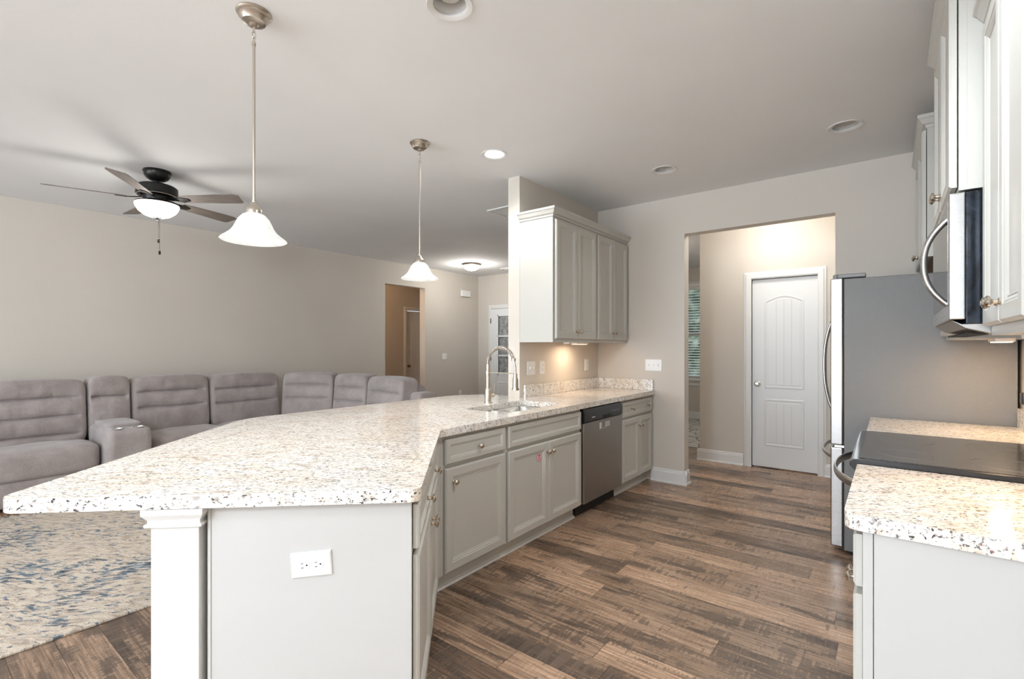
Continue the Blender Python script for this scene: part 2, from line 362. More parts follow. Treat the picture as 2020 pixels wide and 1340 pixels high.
# ------------------------------------------------------------ doors and windows
def archloop(x0, x1, z0, z1, y, i=0, rise=0.0, n=10):
    x0 += i; x1 -= i; z0 += i; z1 -= i
    lp = [(x0, y, z0), (x1, y, z0)]
    for k in range(n+1):
        t = k/n; x = x1+(x0-x1)*t; lp.append((x, y, z1-rise+rise*sin(pi*t)))
    return lp
def casing(m, x0, x1, z1, wdt=.075, y=0, dirn=-1):
    prof = [(0, 0), (0, .012), (.012, .02), (.05, .02), (.058, .014), (wdt, .01), (wdt, 0)]
    path = [((x0, 0), (-1, 0)), ((x0, z1), (-1, 1)), ((x1, z1), (1, 1)), ((x1, 0), (1, 0))]
    m.loft([[(px+dx*a, y+dirn*b, pz+dz*a) for a, b in prof] for (px, pz), (dx, dz) in path])
def interior_door(name, W, Hd, loc, rz, knobx, knob=NICKEL, dirn=1):
    e = empty(name, loc, rz, kind='structure')
    MB().box(0, W, .03, .065, .012, Hd).build('door_slab', WDOOR, e, bevel=.001)
    m = MB()
    casing(m, 0, W, Hd+.008); m.box(-.02, 0, 0, .12, 0, Hd+.02).box(W, W+.02, 0, .12, 0, Hd+.02).box(-.02, W+.02, 0, .12, Hd+.008, Hd+.03)
    m.build('door_casing', TRIM, e)
    s = W/.61
    for (a, b, rise) in ((.86, 1.86, .06), (.24, .75, 0)):
        m = MB(); x0, x1 = .12*s, W-.12*s
        prof = [(0, .0301), (.008, .037), (.02, .0375), (.03, .030), (.036, .0255)]
        # moulded rim rises 5 mm out of the slab, field a little proud
        prof = [(0, .0300), (.006, .0245), (.016, .0235), (.026, .0285), (.034, .0285), (.044, .0262)]
        m.loft([archloop(x0, x1, a, b, y, i, max(rise-i*.3, 0) if rise else 0) for i, y in prof], False, True)
        m.build('door_panel', WDOOR, e)
        g = MB()
        for k in range(1, 4):
            gx = x0+.044+(x1-x0-.088)*k/4
            g.box(gx-.0015, gx+.0015, .0255, .0275, a+.05, b-.055)
        g.build('panel_groove', newmat_once('door_groove_shade', (.55, .55, .55), .6), e)
    kb = MB(); kb.lathe([(.0, -.062), (.018, -.060), (.027, -.05), (.028, -.042), (.02, -.032), (.010, -.026), (.010, -.006), (.026, -.004), (.028, 0)], (knobx, .03, .905), 24, 'y')
    kb.build('door_knob', knob, e, smooth=True)
    return e
def newmat_once(name, col, rough): return MATS.get(name) or newmat(name, col, rough)
interior_door('door_1', .615, 2.035, (-1.20, 5.80, 0), 0, .055)
d2 = interior_door('door_2', .72, 2.05, (-7.9, 6.60, 0), pi/2, .075, BRASSD)
# front door with stacked glass lites
e = empty('door_3', (-6.29, 7.42, 0), 0, kind='structure')
m = MB().box(0, .2, -.03, -.002, .01, 2.05).box(.72, .92, -.03, -.002, .01, 2.05).box(.2, .72, -.03, -.002, .01, .76).box(.2, .72, -.03, -.002, 1.92, 2.05)
m.build('door_slab', WDOOR, e)
for a, b in ((.76, 1.12), (1.15, 1.50), (1.53, 1.92)):
    MB().box(.2, .72, -.012, -.006, a, b).build('glass_lite', FROST, e)
m = MB()
for z in (.745, 1.12, 1.50, 1.905): m.box(.18, .74, -.04, -.008, z, z+.03)
m.box(.18, .20, -.04, -.008, .745, 1.93).box(.72, .74, -.04, -.008, .745, 1.93)
m.build('lite_frame', WDOOR, e)
m = MB(); m.loft([rect(.16, .76, .16, .62, y, i) for i, y in ((0, -.0302), (.008, -.037), (.02, -.037), (.03, -.0325))], False, True); m.build('door_panel', WDOOR, e)
m = MB(); casing(m, 0, .92, 2.06, y=-.001); m.build('door_casing', TRIM, e)
for z in (.35, 1.08, 1.82): MB().box(-.006, .012, -.036, -.028, z-.05, z+.05).build('door_hinge', BLACKM, e)
# dining room window with blinds
e = empty('window_1', (-3.12, 9.0, 0), 0, kind='structure')
m = MB(); casing(m, 0, .87, 2.40, .09); m.box(-.12, .99, -.06, 0, .69, .72).box(-.09, .96, -.018, 0, .60, .69).build('window_casing', TRIM, e)
m = MB().box(0, .045, .05, .1, .72, 2.4).box(.825, .87, .05, .1, .72, 2.4).box(0, .87, .05, .1, .72, .77).box(0, .87, .05, .1, 2.35, 2.4).box(0, .87, .05, .1, 1.52, 1.57).build('window_sash', TRIM, e)
MB().box(.045, .825, .07, .076, .77, 2.35).build('window_pane', GLASS, e)
m = MB()
for k in range(33):
    z = .78+k*.048; m.loft([[(.02, .0, z), (.02, .045, z+.012), (.02, .045, z+.015), (.02, .0, z+.003)], [(.85, .0, z), (.85, .045, z+.012), (.85, .045, z+.015), (.85, .0, z+.003)]])
m.box(.01, .86, -.01, .045, 2.35, 2.4)
tag(m.build('window_blind', TRIM), 'white slatted horizontal blind in the dining room window', 'blind').location = (-3.12, 9.0, 0)
# garden outside that window
b = bmesh.new(); bmesh.ops.create_icosphere(b, subdivisions=5, radius=1)
for v in b.verts:
    v.co = Vector((v.co.x*3.2, v.co.y*1.4, v.co.z*2.4)); v.co += v.co.normalized()*(mnoise.noise(v.co*2.1)*.5+mnoise.noise(v.co*7)*.16)
mb = MB(); mb.bm.free(); mb.bm = b
g = mb.build('garden_hedge', LEAF); g.location = (-3.2, 13.5, 1.6); tag(g, 'leafy green hedge outside the dining room window', 'hedge', kind='stuff')
struct('ground', MB().box(-12, 6, 9.7, 20, -.3, -.1), GRASS)
# openings behind the viewer
for i, (a, b_) in enumerate(((-6.0, -3.2), (-2.25, .35))):
    e = empty('window_%d' % (i+2), (a, YB-.1, 0), 0, kind='structure'); Wd = b_-a; m = MB()
    for x in (0, Wd/3-.02, 2*Wd/3-.02, Wd-.04): m.box(x, x+.04, 0, .05, .25, 2.45)
    m.box(0, Wd, 0, .05, .25, .31).box(0, Wd, 0, .05, 2.39, 2.45); m.build('window_frame', TRIM, e)

# ------------------------------------------------------------ cabinet kit   (local: x along the front, y back, z up, front plane y=0)
KNOB = None
def knob(parent, x, z, y=-.02):
    global KNOB
    if KNOB is None:
        k = MB(); k.lathe([(.009, 0), (.0095, -.003), (.006, -.006), (.0055, -.014), (.009, -.018), (.0155, -.021), (.0165, -.025), (.0145, -.029), (.011, -.031), (.0095, -.0305), (.007, -.033), (.0, -.034)], seg=20, axis='y')
        o = k.build('knob', CHROME_K, smooth=True); KNOB = o.data; bpy.data.objects.remove(o)
    o = bpy.data.objects.new('knob', KNOB); COL.objects.link(o); o.parent = parent; o.location = (x, y, z); return o
CHROME_K = newmat('satin_nickel_knob', (.60, .54, .46), .2, 1)
DOORP = [(0, 0), (0, -.013), (.007, -.020), (.046, -.020), (.050, -.0165), (.055, -.0165), (.063, -.0105), (.067, -.0125), (.070, -.0095)]
DRAWP = [(0, 0), (0, -.013), (.007, -.020), (.030, -.020), (.033, -.0165), (.037, -.0165), (.042, -.012), (.045, -.012)]
def front(parent, kind, x0, x1, z0, z1, knobs=(), mat=None):
    m = MB(); P = DOORP if kind == 'door' else DRAWP
    m.loft([rect(x0, x1, z0, z1, y-.0035, i) for i, y in P], True, True)
    o = m.build({'door': 'door', 'drawer': 'drawer', 'panel': 'false_drawer_front'}[kind], mat or CAB, parent)
    for kx, kz in knobs: knob(o, kx, kz, -.0235)
    return o
def base_cabinet(W, loc, rz, label, fronts, depth=.575, z1=.842, toe=.1, ends=(0, 0), shoe=True):
    e = empty('base_cabinet', loc, rz, label, 'cabinet', 'grey base cabinets')
    m = MB()
    m.box(0, .018, .0202, depth, toe, z1-.001).box(W-.018, W, .0202, depth, toe, z1-.001).box(.018, W-.018, .0202, depth, toe, toe+.018).box(.018, W-.018, depth-.01, depth, toe+.018, z1-.001)
    m.box(0, .04, 0, .02, toe, z1-.001).box(W-.04, W, 0, .02, toe, z1-.001).box(.04, W-.04, 0, .02, z1-.03, z1-.001).box(.04, W-.04, 0, .02, toe, toe+.03)
    m.box(.04, W-.04, 0, .02, .66, .69)
    m.build('body', CAB, e)
    MB().box(0, W, .062, .075, 0, toe).build('toe_kick', CAB, e)
    if shoe: MB().loft([[(x, .062, 0), (x, .044, 0), (x, .047, .012), (x, .062, .02)] for x in (0, W)]).build('shoe_molding', TRIM, e)
    for fr in fronts: front(e, *fr)
    return e
def wall_cabinet(W, loc, rz, label, fronts, depth, z0, z1, crown=True, crown_sides=(True, True), group=None, under=MAPLE):
    e = empty('wall_cabinet', loc, rz, label, 'cabinet', group)
    MB().box(0, W, .0202, depth-.002, z0+.012, z1).build('body', CAB, e)
    MB().box(.02, W-.02, .022, depth-.02, z0+.0085, z0+.0115).build('underside_panel', under, e)
    m = MB().box(0, W, 0, .02, z0, z0+.04).box(0, .04, 0, .02, z0+.04, z1).box(W-.04, W, 0, .02, z0+.04, z1).box(.04, W-.04, 0, .02, z1-.05, z1)
    m.box(0, .018, .02, depth-.002, z0, z0+.012).box(W-.018, W, .02, depth-.002, z0, z0+.012)
    m.build('face_frame', CAB, e)
    if crown:
        m = MB(); pr = [(0, -.012), (.006, -.008), (.008, .006), (.02, .012), (.036, .036), (.044, .042), (.044, .060), (.0, .060)]
        a, b_ = crown_sides; D = depth-.004
        loops = []
        for off, h in pr:
            loops.append([(0-off*a, D, z1+h), (0-off*a, -off, z1+h), (W+off*b_, -off, z1+h), (W+off*b_, D, z1+h)])
        m.loft(loops, False, True, closed=True); m.build('crown_molding', CAB, e)
    for fr in fronts: front(e, *fr)
    return e

# ---- sink run (front faces +X) : local x -> +Y
FX = -1.865; RZ = pi/2
def two_doors(x0, x1, z0, z1, kz, mid=None, g=.002):
    md = mid or (x0+x1)/2
    return [('door', x0, md-g, z0, z1, [(md-g-.025, kz)]), ('door', md+g, x1, z0, z1, [(md+g+.025, kz)])]
ZD0, ZD1, ZR0, ZR1 = .112, .664, .684, .820
base_cabinet(.535, (FX, 1.785, 0), RZ, 'grey base cabinet with one drawer over one door, at the inside bend of the counter',
    [('drawer', .018, .520, ZR0, ZR1, [(.275, .751)]), ('door', .018, .520, ZD0, ZD1, [(.075, .590)])])
sc = base_cabinet(.915, (FX, 2.32, 0), RZ, 'wide grey sink base cabinet with false front and round red sticker on its left door',
    [('panel', .018, .900, ZR0, ZR1)]+two_doors(.018, .900, ZD0, ZD1, .598, .460))
sd = [c_ for c_ in sc.children if c_.name.startswith('door')][0]
m = MB().lathe([(.026, -.0005), (.026, -.001)], (.352, -.0130, .572), 32, 'y'); m.build('sticker', STICK, sd, label='round white sticker with red ring and figure')
m = MB(); m.lathe([(.0275, -.0012), (.0275, -.0018), (.0235, -.0018), (.0235, -.0012)], (.352, -.0130, .572), 36, 'y', cap=False)
for dx in (-.010, .004): m.loft([rect(.352+dx, .352+dx+.006, .555, .588, y, 0) for y in (-.0145, -.0152)])
m.box(.344, .360, -.0152, -.0145, .584, .591)
m.build('sticker_print', REDS, sd)
base_cabinet(.71, (FX, 3.915, 0), RZ, 'grey base cabinet with two-knob drawer over two doors, between dishwasher and far wall',
    [('drawer', .022, .690, ZR0, ZR1, [(.205, .751), (.580, .751)])]+two_doors(.022, .690, ZD0, ZD1, .585, .385))
# dishwasher
e = empty('dishwasher', (FX, 3.239, 0), RZ, 'stainless dishwasher with black control panel between the grey base cabinets', 'dishwasher')
MB().box(.002, .668, .01, .58, .1, .835).build('tub', BLACKT, e)
MB().box(.008, .662, -.028, .008, .108, .724).build('door', STEELD, e, bevel=.006, seg=3)
m = MB(); m.loft([[(x, .008, .728), (x, -.032, .728), (x, -.036, .742), (x, -.036, .79), (x, -.024, .832), (x, .008, .834)] for x in (.006, .664)]); m.build('control_panel', BLACKP, e, bevel=.003)
m = MB().box(.30, .45, -.0372, -.03, .737, .757); m.build('pocket_handle', BLACKT, e)
m = MB()
for k in range(6): m.box(.45+k*.024, .463+k*.024, -.0372, -.0364, .778, .783)
for k in range(4): m.box(.50+k*.03, .518+k*.03, -.0372, -.0364, .766, .769)
m.build('button_marks', newmat('grey_print', (.25, .25, .26), .4), e)
MB().box(.12, .17, -.0375, -.0364, .758, .764).build('maker_badge', STICK, e)
m = MB().box(.262, .268, -.0290, -.0283, .652, .700).box(.274, .290, -.0290, -.0283, .652, .700).box(.365, .375, -.0290, -.0283, .655, .700).box(.378, .435, -.0290, -.0283, .660, .664).box(.378, .435, -.0290, -.0283, .694, .697)
for k in range(5): m.box(.380, .432, -.0290, -.0283, .668+k*.005, .6700+k*.005)
m.box(.431, .435, -.0290, -.0283, .660, .697).box(.290, .365, -.0290, -.0283, .652, .654)
m.build('energy_label', STICK, e, label='small white printed label on steel door')
MB().box(.01, .66, .045, .06, 0.005, .1).build('toe_kick', BLACKT, e)
# filler at bend + toe
m = MB().box(-1.885, -1.865, 1.752, 1.784, .1, .841); tag(m.build('filler_strip', CAB), 'grey filler strip in the inside bend of the base cabinets', 'filler strip')

# ---- angled peninsula end : local x along the face (towards the bend), y back
PE = radians(133); N0 = Vector((-1.114, .985, 0)); DX = Vector((cos(PE), sin(PE), 0)); DY = Vector((-sin(PE), cos(PE), 0))
def pen(a, t): v = N0+DX*a+DY*t; return (v.x, v.y)
L = 1.09
o3 = pen(.045, .032)
e = base_cabinet(.970, (o3[0], o3[1], 0), PE, 'grey angled base cabinet at the peninsula end with plain end panel and white outlet',
    [('drawer', .004, .950, ZR0, ZR1, [(.29, .751), (.69, .751)])]+two_doors(.004, .950, ZD0, ZD1, .60, .477), depth=.60)
MB().box(-.012, -.0005, .0, .584, .0, .8405).build('end_panel', PANEL, e, bevel=.001)
MB().box(-.0115, .0, -.001, .018, .0, .841).build('corner_strip', PANEL, e)
MB().box(-.014, 0, .584, .592, .0, .841).build('edge_bead', PANEL, e)
# post
pp = pen(.020, .643)
e = empty('counter_post', (pp[0], pp[1], 0), PE, 'square white post with moulded cap under the overhanging counter end', 'post')
MB().box(0, .133, 0, .133, 0, .79).build('shaft', TRIM, e, bevel=.002)
m = MB(); m.loft([[(-o_, -o_, z), (.133+o_, -o_, z), (.133+o_, .133+o_, z), (-o_, .133+o_, z)] for o_, z in ((0, .786), (.012, .787), (.013, .795), (.006, .797), (.006, .806), (.012, .814), (.017, .822), (.018, .824), (.018, .8405))])
m.build('cap', TRIM, e)
m = MB(); m.loft([[(-o_, -o_, z), (.133+o_, -o_, z), (.133+o_, .133+o_, z), (-o_, .133+o_, z)] for o_, z in ((.016, 0), (.016, .1), (.010, .12), (.002, .13))]); m.build('base_molding', TRIM, e)
# knee wall behind the run
q0 = pen(.19, .645); q1 = pen(1.36, .645)
m = MB(); a0, a1 = pen(.19, .637), pen(.19, .70)
b0 = (-2.475, 1.36+.12); b1 = (-2.54, 1.39+.09)
m.loft([[(*p, z) for p in (a0, pen(1.365, .637), (-2.475, 3.245), (-2.54, 3.245), pen(1.34, .70), a1)] for z in (0, .84)])
tag(m.build('knee_wall', WALL), 'low painted half wall backing the peninsula cabinets on the sofa side', 'half wall')

# ---- granite counter
tip = pen(0, 1.185)
far = (-3.035, tip[1]+(tip[0]+3.035)*(.731/.682))
outer = [(N0.x, N0.y, .035), (*tip, .06), (*far, .30), (-3.035, 3.05, .25), (-2.86, 3.325, .12), (-2.572, 3.325, 0), (-2.572, 3.248, 0), (-2.448, 3.248, 0), (-2.448, 4.627, 0), (-1.825, 4.627, 0), (-1.825, N0.y+(-1.825-N0.x)*(-.731/.682), .03)]
outer = roundpoly(outer, 0)
hole = roundpoly([(-2.325, 2.43), (-1.95, 2.43), (-1.95, 3.11), (-2.325, 3.11)], .07)
m = MB().holed(outer, [hole], .842, .882)
tag(m.build('granite_countertop', GRAN, bevel=.011, seg=4), 'long speckled granite peninsula countertop holding the sink and faucet', 'countertop')
m = MB().box(-2.447, -2.425, 3.30, 4.627, .8825, .984); tag(m.build('backsplash', GRAN, bevel=.002), 'low granite backsplash on the side wall below the wall cabinet', 'backsplash')
m = MB().box(-2.424, -1.84, 4.607, 4.627, .8825, .984); tag(m.build('backsplash', GRAN, bevel=.002), 'short granite backsplash on the far wall below the white triple switch', 'backsplash')
# sink
e = empty('kitchen_sink', (-2.1375, 2.77, 0), 0, 'double bowl stainless undermount sink set in the granite peninsula', 'sink')
m = MB()
def bowl(m, x0, x1, y0, y1, zt, zb, r=.06):
    loops = []
    for ins, z in ((0, zt), (.004, zt-.01), (.008, zb+.04), (.02, zb+.012), (.05, zb)):
        lp = roundpoly([(x0+ins, y0+ins), (x1-ins, y0+ins), (x1-ins, y1-ins), (x0+ins, y1-ins)], max(r-ins*.5, .02)); loops.append([(x, y, z) for x, y in lp])
    m.loft(loops, False, True)
    return roundpoly([(x0, y0), (x1, y0), (x1, y1), (x0, y1)], r)
m.holed(roundpoly([(-.208, -.36), (.208, -.36), (.208, .36), (-.208, .36)], .09), [roundpoly([(-.19, -.335), (.19, -.335), (.19, -.015), (-.19, -.015)], .06), roundpoly([(-.19, .015), (.19, .015), (.19, .335), (-.19, .335)], .06)], .836, .8405)
m.build('rim', STEELS, e)
for k, (a, b_) in enumerate(((-.335, -.015), (.015, .335))):
    m = MB(); bowl(m, -.19, .19, a, b_, .838, .65); m.build('bowl', STEELS, e, smooth=True, angle=60)
    MB().lathe([(.042, .0), (.040, .004), (.030, .002), (.0, .001)], (0, (a+b_)/2, .651), 24).build('drain', CHROME, e, smooth=True)
# faucet
FP = Vector((-2.41, 2.80, .882))
e = empty('kitchen_faucet', FP, 0, 'brushed nickel spring pull-down faucet behind the sink', 'faucet')
MB().lathe([(.031, 0), (.031, .006), (.026, .012), (.026, .10), (.022, .112), (.018, .116), (.018, .215), (.022, .217), (.022, .245), (.017, .248), (.017, .295), (.012, .30)], seg=28).build('column', NICKEL, e, smooth=True)
R_ = .125; arc = []
for k in range(0, 41):
    a = pi-(pi-.25)*k/40; arc.append(Vector((R_+R_*cos(a), 0, .30+.005+R_*.92*sin(a))))
arc = [Vector((0, 0, .295))]+arc
MB().tube(arc, .0065, 10).build('hose', NICKELD, e, smooth=True)
coil = []; turns = 30; M_ = 900
import bisect
seg = [0]
for a, b_ in zip(arc[:-1], arc[1:]): seg.append(seg[-1]+(b_-a).length)
for k in range(M_+1):
    s_ = seg[-1]*k/M_; i = min(max(bisect.bisect(seg, s_)-1, 0), len(arc)-2); t_ = (s_-seg[i])/(seg[i+1]-seg[i]); p = arc[i].lerp(arc[i+1], t_)
    tan = (arc[i+1]-arc[i]).normalized(); n1 = Vector((0, 1, 0)); n2 = tan.cross(n1)
    an = 2*pi*turns*k/M_; coil.append(p+(n1*cos(an)+n2*sin(an))*.0125)
MB().tube(coil, .0024, 6).build('spring_coil', NICKEL, e, smooth=True)
end = arc[-1]
m = MB(); m.lathe([(.010, .0), (.016, .002), (.016, .022), (.010, .026)], (end.x, 0, end.z-.012), 20); m.build('hose_collar', NICKEL, e, smooth=True)
hx = .262
MB().tube([end, end+Vector((.008, 0, -.03)), Vector((hx, 0, .27)), Vector((hx, 0, .225))], .0075, 12).build('spout_hose', NICKEL, e, smooth=True)
MB().lathe([(.010, .235), (.014, .232), (.015, .20), (.020, .196), (.021, .13), (.027, .125), (.027, .112), (.0, .112)], (hx, 0, 0), 24).build('spray_head', NICKEL, e, smooth=True)
MB().tube([(.018, 0, .232), (hx-.016, 0, .232)], .004, 10).build('support_arm', NICKEL, e, smooth=True)
m = MB().tube([(.0, .02, .055), (.0, .058, .055)], .017, 16); m.tube([(.0, .060, .055), (.0, .07, .055)], .012, 16); m.build('valve', NICKEL, e, smooth=True)
MB().tube([(0, .058, .060), (.003, .064, .09), (.006, .072, .15)], [.005, .0045, .004], 10).build('lever', NICKEL, e, smooth=True)

# ---- left wall cabinets
XF = -2.12
g = 'grey wall cabinets above the sink run'
wall_cabinet(.70, (XF, 3.25, 0), RZ, 'grey double-door wall cabinet at the open end of the side wall', two_doors(.022, .690, 1.375, 2.33, 1.435), .33, 1.346, 2.345, crown=False, group=g)
wall_cabinet(.672, (XF, 3.955, 0), RZ, 'grey double-door wall cabinet in the corner by the far wall', two_doors(.012, .640, 1.375, 2.33, 1.435), .33, 1.346, 2.345, crown=False, group=g)
m = MB(); pr = [(0, -.012), (.006, -.008), (.008, .006), (.02, .012), (.036, .036), (.044, .042), (.044, .058), (.0, .058)]
m.loft([[(-2.447, 3.25-a, 2.346+h), (XF+a, 3.25-a, 2.346+h), (XF+a, 4.626, 2.346+h), (-2.447, 4.626, 2.346+h)] for a, h in [(p[0]+.002, p[1]+.012) for p in pr]])
tag(m.build('crown_molding', CAB), 'grey crown molding running along the top of the two wall cabinets', 'crown molding')
def ulight(loc, rz, label, power=2.2, col=(1, .70, .42)):
    e = empty('under_cabinet_light', loc, rz, label, 'light', 'under-cabinet lights')
    MB().box(-.10, .10, -.035, .035, -.022, 0).build('housing', PLATE, e, bevel=.004)
    MB().box(-.085, .085, -.028, .028, -.0245, -.0225).build('lens', WARMLED, e)
    l = area('lamp', (0, 0, -.03), (0, 0, 0), .16, .05, power, col); l.parent = e
    return e
ulight((-2.27, 3.93, 1.354), RZ, 'small warm lit bar light under the wall cabinets near the sink', .8, (1, .76, .54))
m = MB().box(-2.30, -2.24, 3.70, 3.74, 1.334, 1.354); tag(m.build('light_switch_block', PLATE, bevel=.003), 'little white plug block under the wall cabinet beside its bar light', 'plug')

# ---- outlets and switches
def plate(loc, rz, W, Hh, label, kind, group='white wall plates', n=1):
    e = empty('wall_plate', loc, rz, label, 'outlet' if 'outlet' in kind else 'switch', group)
    m = MB(); m.loft([rect(-W/2, W/2, -Hh/2, Hh/2, y, i) for i, y in ((0, 0), (0, -.003), (.004, -.006), (.008, -.0065))]); m.build('cover_plate', PLATE, e)
    for k in range(n):
        x = (k-(n-1)/2)*.046
        if kind == 'outlet':
            for z in (-.020, .020):
                rc = MB().lathe([(.0165, -.006), (.0165, -.0075), (.015, -.008)], (x, 0, z), 24, 'y').build('receptacle', PLATE, e)
                m = MB(); m.box(x-.0075, x-.0058, -.0084, -.0078, z-.002, z+.007).box(x+.0055, x+.0072, -.0084, -.0078, z-.001, z+.006).lathe([(.0024, -.0078), (.0024, -.0084)], (x, 0, z-.0085), 10, 'y')
                m.build('slots', SLOT, rc)
        elif kind == 'houtlet':
            for z in (-.020, .020):
                rc = MB().lathe([(.0165, -.006), (.0165, -.0075), (.015, -.008)], (z, 0, 0), 24, 'y').build('receptacle', PLATE, e)
                m = MB(); m.box(z-.009, z-.002, -.0084, -.0078, .0052, .0070).box(z-.009, z-.002, -.0084, -.0078, -.0075, -.0055).lathe([(.0026, -.0078), (.0026, -.0084)], (z+.0075, 0, 0), 10, 'y')
                m.build('slots', SLOT, rc)
        elif kind == 'rocker':
            m = MB(); m.loft([rect(x-.0165, x+.0165, -.033, .033, y, i) for i, y in ((0, -.006), (0, -.008), (.002, -.009))]); m.build('rocker', PLATE, e)
            MB().box(x-.003, x+.003, -.0096, -.0088, -.003, .003).build('rocker_mark', SLOT, e)
        else:
            m = MB(); m.box(x-.005, x+.005, -.012, -.006, -.011, .011); m.loft([rect(x-.004, x+.004, .0, .009, y, i) for i, y in ((0, -.008), (.0008, -.019))]); m.build('toggle', PLATE, e)
    return e
plate((-2.4495, 3.413, 1.124), RZ, .118, .118, 'white double toggle switch plate on the side wall nearest the faucet', 'toggle', n=2)
plate((-2.4495, 3.582, 1.126), RZ, .075, .118, 'white single outlet plate beside the double switch under the wall cabinet', 'outlet')
plate((-2.4495, 4.382, 1.124), RZ, .075, .118, 'white single outlet plate in the corner below the warm cabinet light', 'outlet')
plate((-1.84, 4.6295, 1.128), 0, .17, .118, 'white triple toggle switch plate on the far kitchen wall', 'toggle', n=3)
plate((XL+.0005, 6.465, 1.123), RZ, .118, .118, 'white double toggle switch plate on the long living room wall', 'toggle', n=2)
plate((XL+.0005, 6.89, .40), RZ, .075, .118, 'small white outlet low on the living room wall near the corner', 'outlet')
po = pen(.0328, .032+.295)
pe = plate((po[0], po[1], .695), PE+pi/2*-1, .118, .075, 'white outlet laid sideways on the grey peninsula end panel', 'houtlet')
pe.rotation_euler = (0, radians(-4), PE-pi/2)
pe.location.z = .656
# door chime
e = empty('door_chime', (XL, 7.02, 2.355), RZ, 'white boxy door chime high on the living room wall', 'door chime')
MB().box(-.12, .12, -.05, -.0005, -.06, .06).build('cover', PLATE, e, bevel=.008, seg=3)

# ------------------------------------------------------------ right-hand run (front faces -X) : local x -> -Y
RR = -pi/2
base_cabinet(.62, (-.055, 2.172, 0), RR, 'grey base cabinet beside the range with pale end panel facing out',
    [('drawer', .012, .612, ZR0, ZR1, [(.31, .751)])]+two_doors(.012, .612, ZD0, ZD1, .60), depth=.595)
lastcab = bpy.context.scene.objects
MB().box(-.057, -.036, 1.540, 1.5515, 0, .841).build('corner_strip', PANEL)
cs = bpy.data.objects['corner_strip.001'] if 'corner_strip.001' in bpy.data.objects else None
rcab = [o for o in bpy.data.objects if o.get('label', '').startswith('grey base cabinet beside the range')][0]
if cs: cs.parent = rcab; cs.matrix_parent_inverse = (Matrix.Translation(rcab.location) @ Matrix.Rotation(RR, 4, 'Z')).inverted()
MB().box(.6205, .632, .021, .595, 0, .841).build('end_panel', PANEL, rcab, bevel=.001)
base_cabinet(.70, (-.055, 3.655, 0), RR, 'grey base cabinet between the range and the refrigerator',
    [('drawer', .012, .688, ZR0, ZR1, [(.35, .751)])]+two_doors(.012, .688, ZD0, ZD1, .60), depth=.595)
m = MB().holed(roundpoly([(-.097, 1.515, .04), (.547, 1.515, 0), (.547, 2.175, 0), (-.097, 2.175, .004)], 0), [], .842, .882)
tag(m.build('granite_countertop', GRAN, bevel=.013, seg=4), 'short granite countertop on the near side of the black cooktop', 'countertop')
m = MB().holed(roundpoly([(-.097, 2.945, .004), (.547, 2.945, 0), (.547, 3.67, 0), (-.097, 3.67, .02)], 0), [], .842, .882)
tag(m.build('granite_countertop', GRAN, bevel=.012, seg=4), 'short granite countertop between the cooktop and the refrigerator', 'countertop')
m = MB().box(.527, .548, 2.95, 3.67, .8825, .984); tag(m.build('backsplash', GRAN, bevel=.002), 'granite backsplash strip on the right wall beside the refrigerator', 'backsplash')
m = MB().box(.527, .548, 1.515, 2.17, .8825, .984); tag(m.build('backsplash', GRAN, bevel=.002), 'granite backsplash strip on the right wall near the front counter', 'backsplash')
# range
e = empty('electric_range', (-.075, 2.18, 0), 0, 'stainless electric range with black glass cooktop and curved bar handle', 'range')
MB().box(.01, .61, .004, .758, .03, .872).build('body', BLACKT, e)
m = MB().loft([[(-.028, y, .855), (-.045, y, .872), (-.045, y, .888), (-.035, y, .897), (.0, y, .900), (.565, y, .900), (.565, y, .862), (-.02, y, .862)] for y in (.002, .760)]); m.build('cooktop', BLACKP, e, bevel=.002)
MB().box(-.015, .55, .022, .742, .9003, .9015).build('glass_surface', COOK, e)
for x, y, r in ((.12, .19, .085), (.12, .56, .105), (.40, .19, .105), (.40, .56, .085)):
    m = MB(); m.lathe([(r, .9016), (r, .9021), (r-.0015, .9021), (r-.0015, .9016)], (x, y, 0), 48, cap=False)
    m.build('burner_ring', COOKR, e)
MB().box(-.032, .008, .01, .752, .23, .80).build('oven_door', STEELD, e, bevel=.006)
MB().box(-.0335, -.03, .10, .66, .36, .68).build('oven_window', BLACKP, e)
MB().box(-.030, .008, .01, .752, .06, .215).build('warming_drawer', STEELD, e, bevel=.006)
MB().box(-.03, .0, .004, .758, .805, .855).build('front_rail', BLACKP, e)
def bow(p0, p1, out, n=24, h=.0, flat=.02):
    p0, p1, out = Vector(p0), Vector(p1), Vector(out)
    return [p0.lerp(p1, k/n)+out*(1-abs(2*k/n-1)**2.4) for k in range(n+1)]
def barhandle(parent, pts, wv, tv, name='handle', mat=STEEL):
    """flat-oval bar swept along pts; wv: width vector"""
    m = MB(); loops = []; wv = Vector(wv)
    for i, p in enumerate(pts):
        t = (pts[min(i+1, len(pts)-1)]-pts[max(i-1, 0)]).normalized(); nn = t.cross(wv).normalized()
        loops.append([p+wv*cos(2*pi*k/14)+nn*tv*sin(2*pi*k/14) for k in range(14)])
    m.loft(loops); return m.build(name, mat, parent, smooth=True, angle=60)
barhandle(e, bow((-.026, .03, .795), (-.026, .73, .795), (-.088, 0, 0)), (0, 0, .017), .007)
MB().box(.567, .612, .002, .760, .872, 1.075).build('backguard', BLACKP, e, bevel=.004)
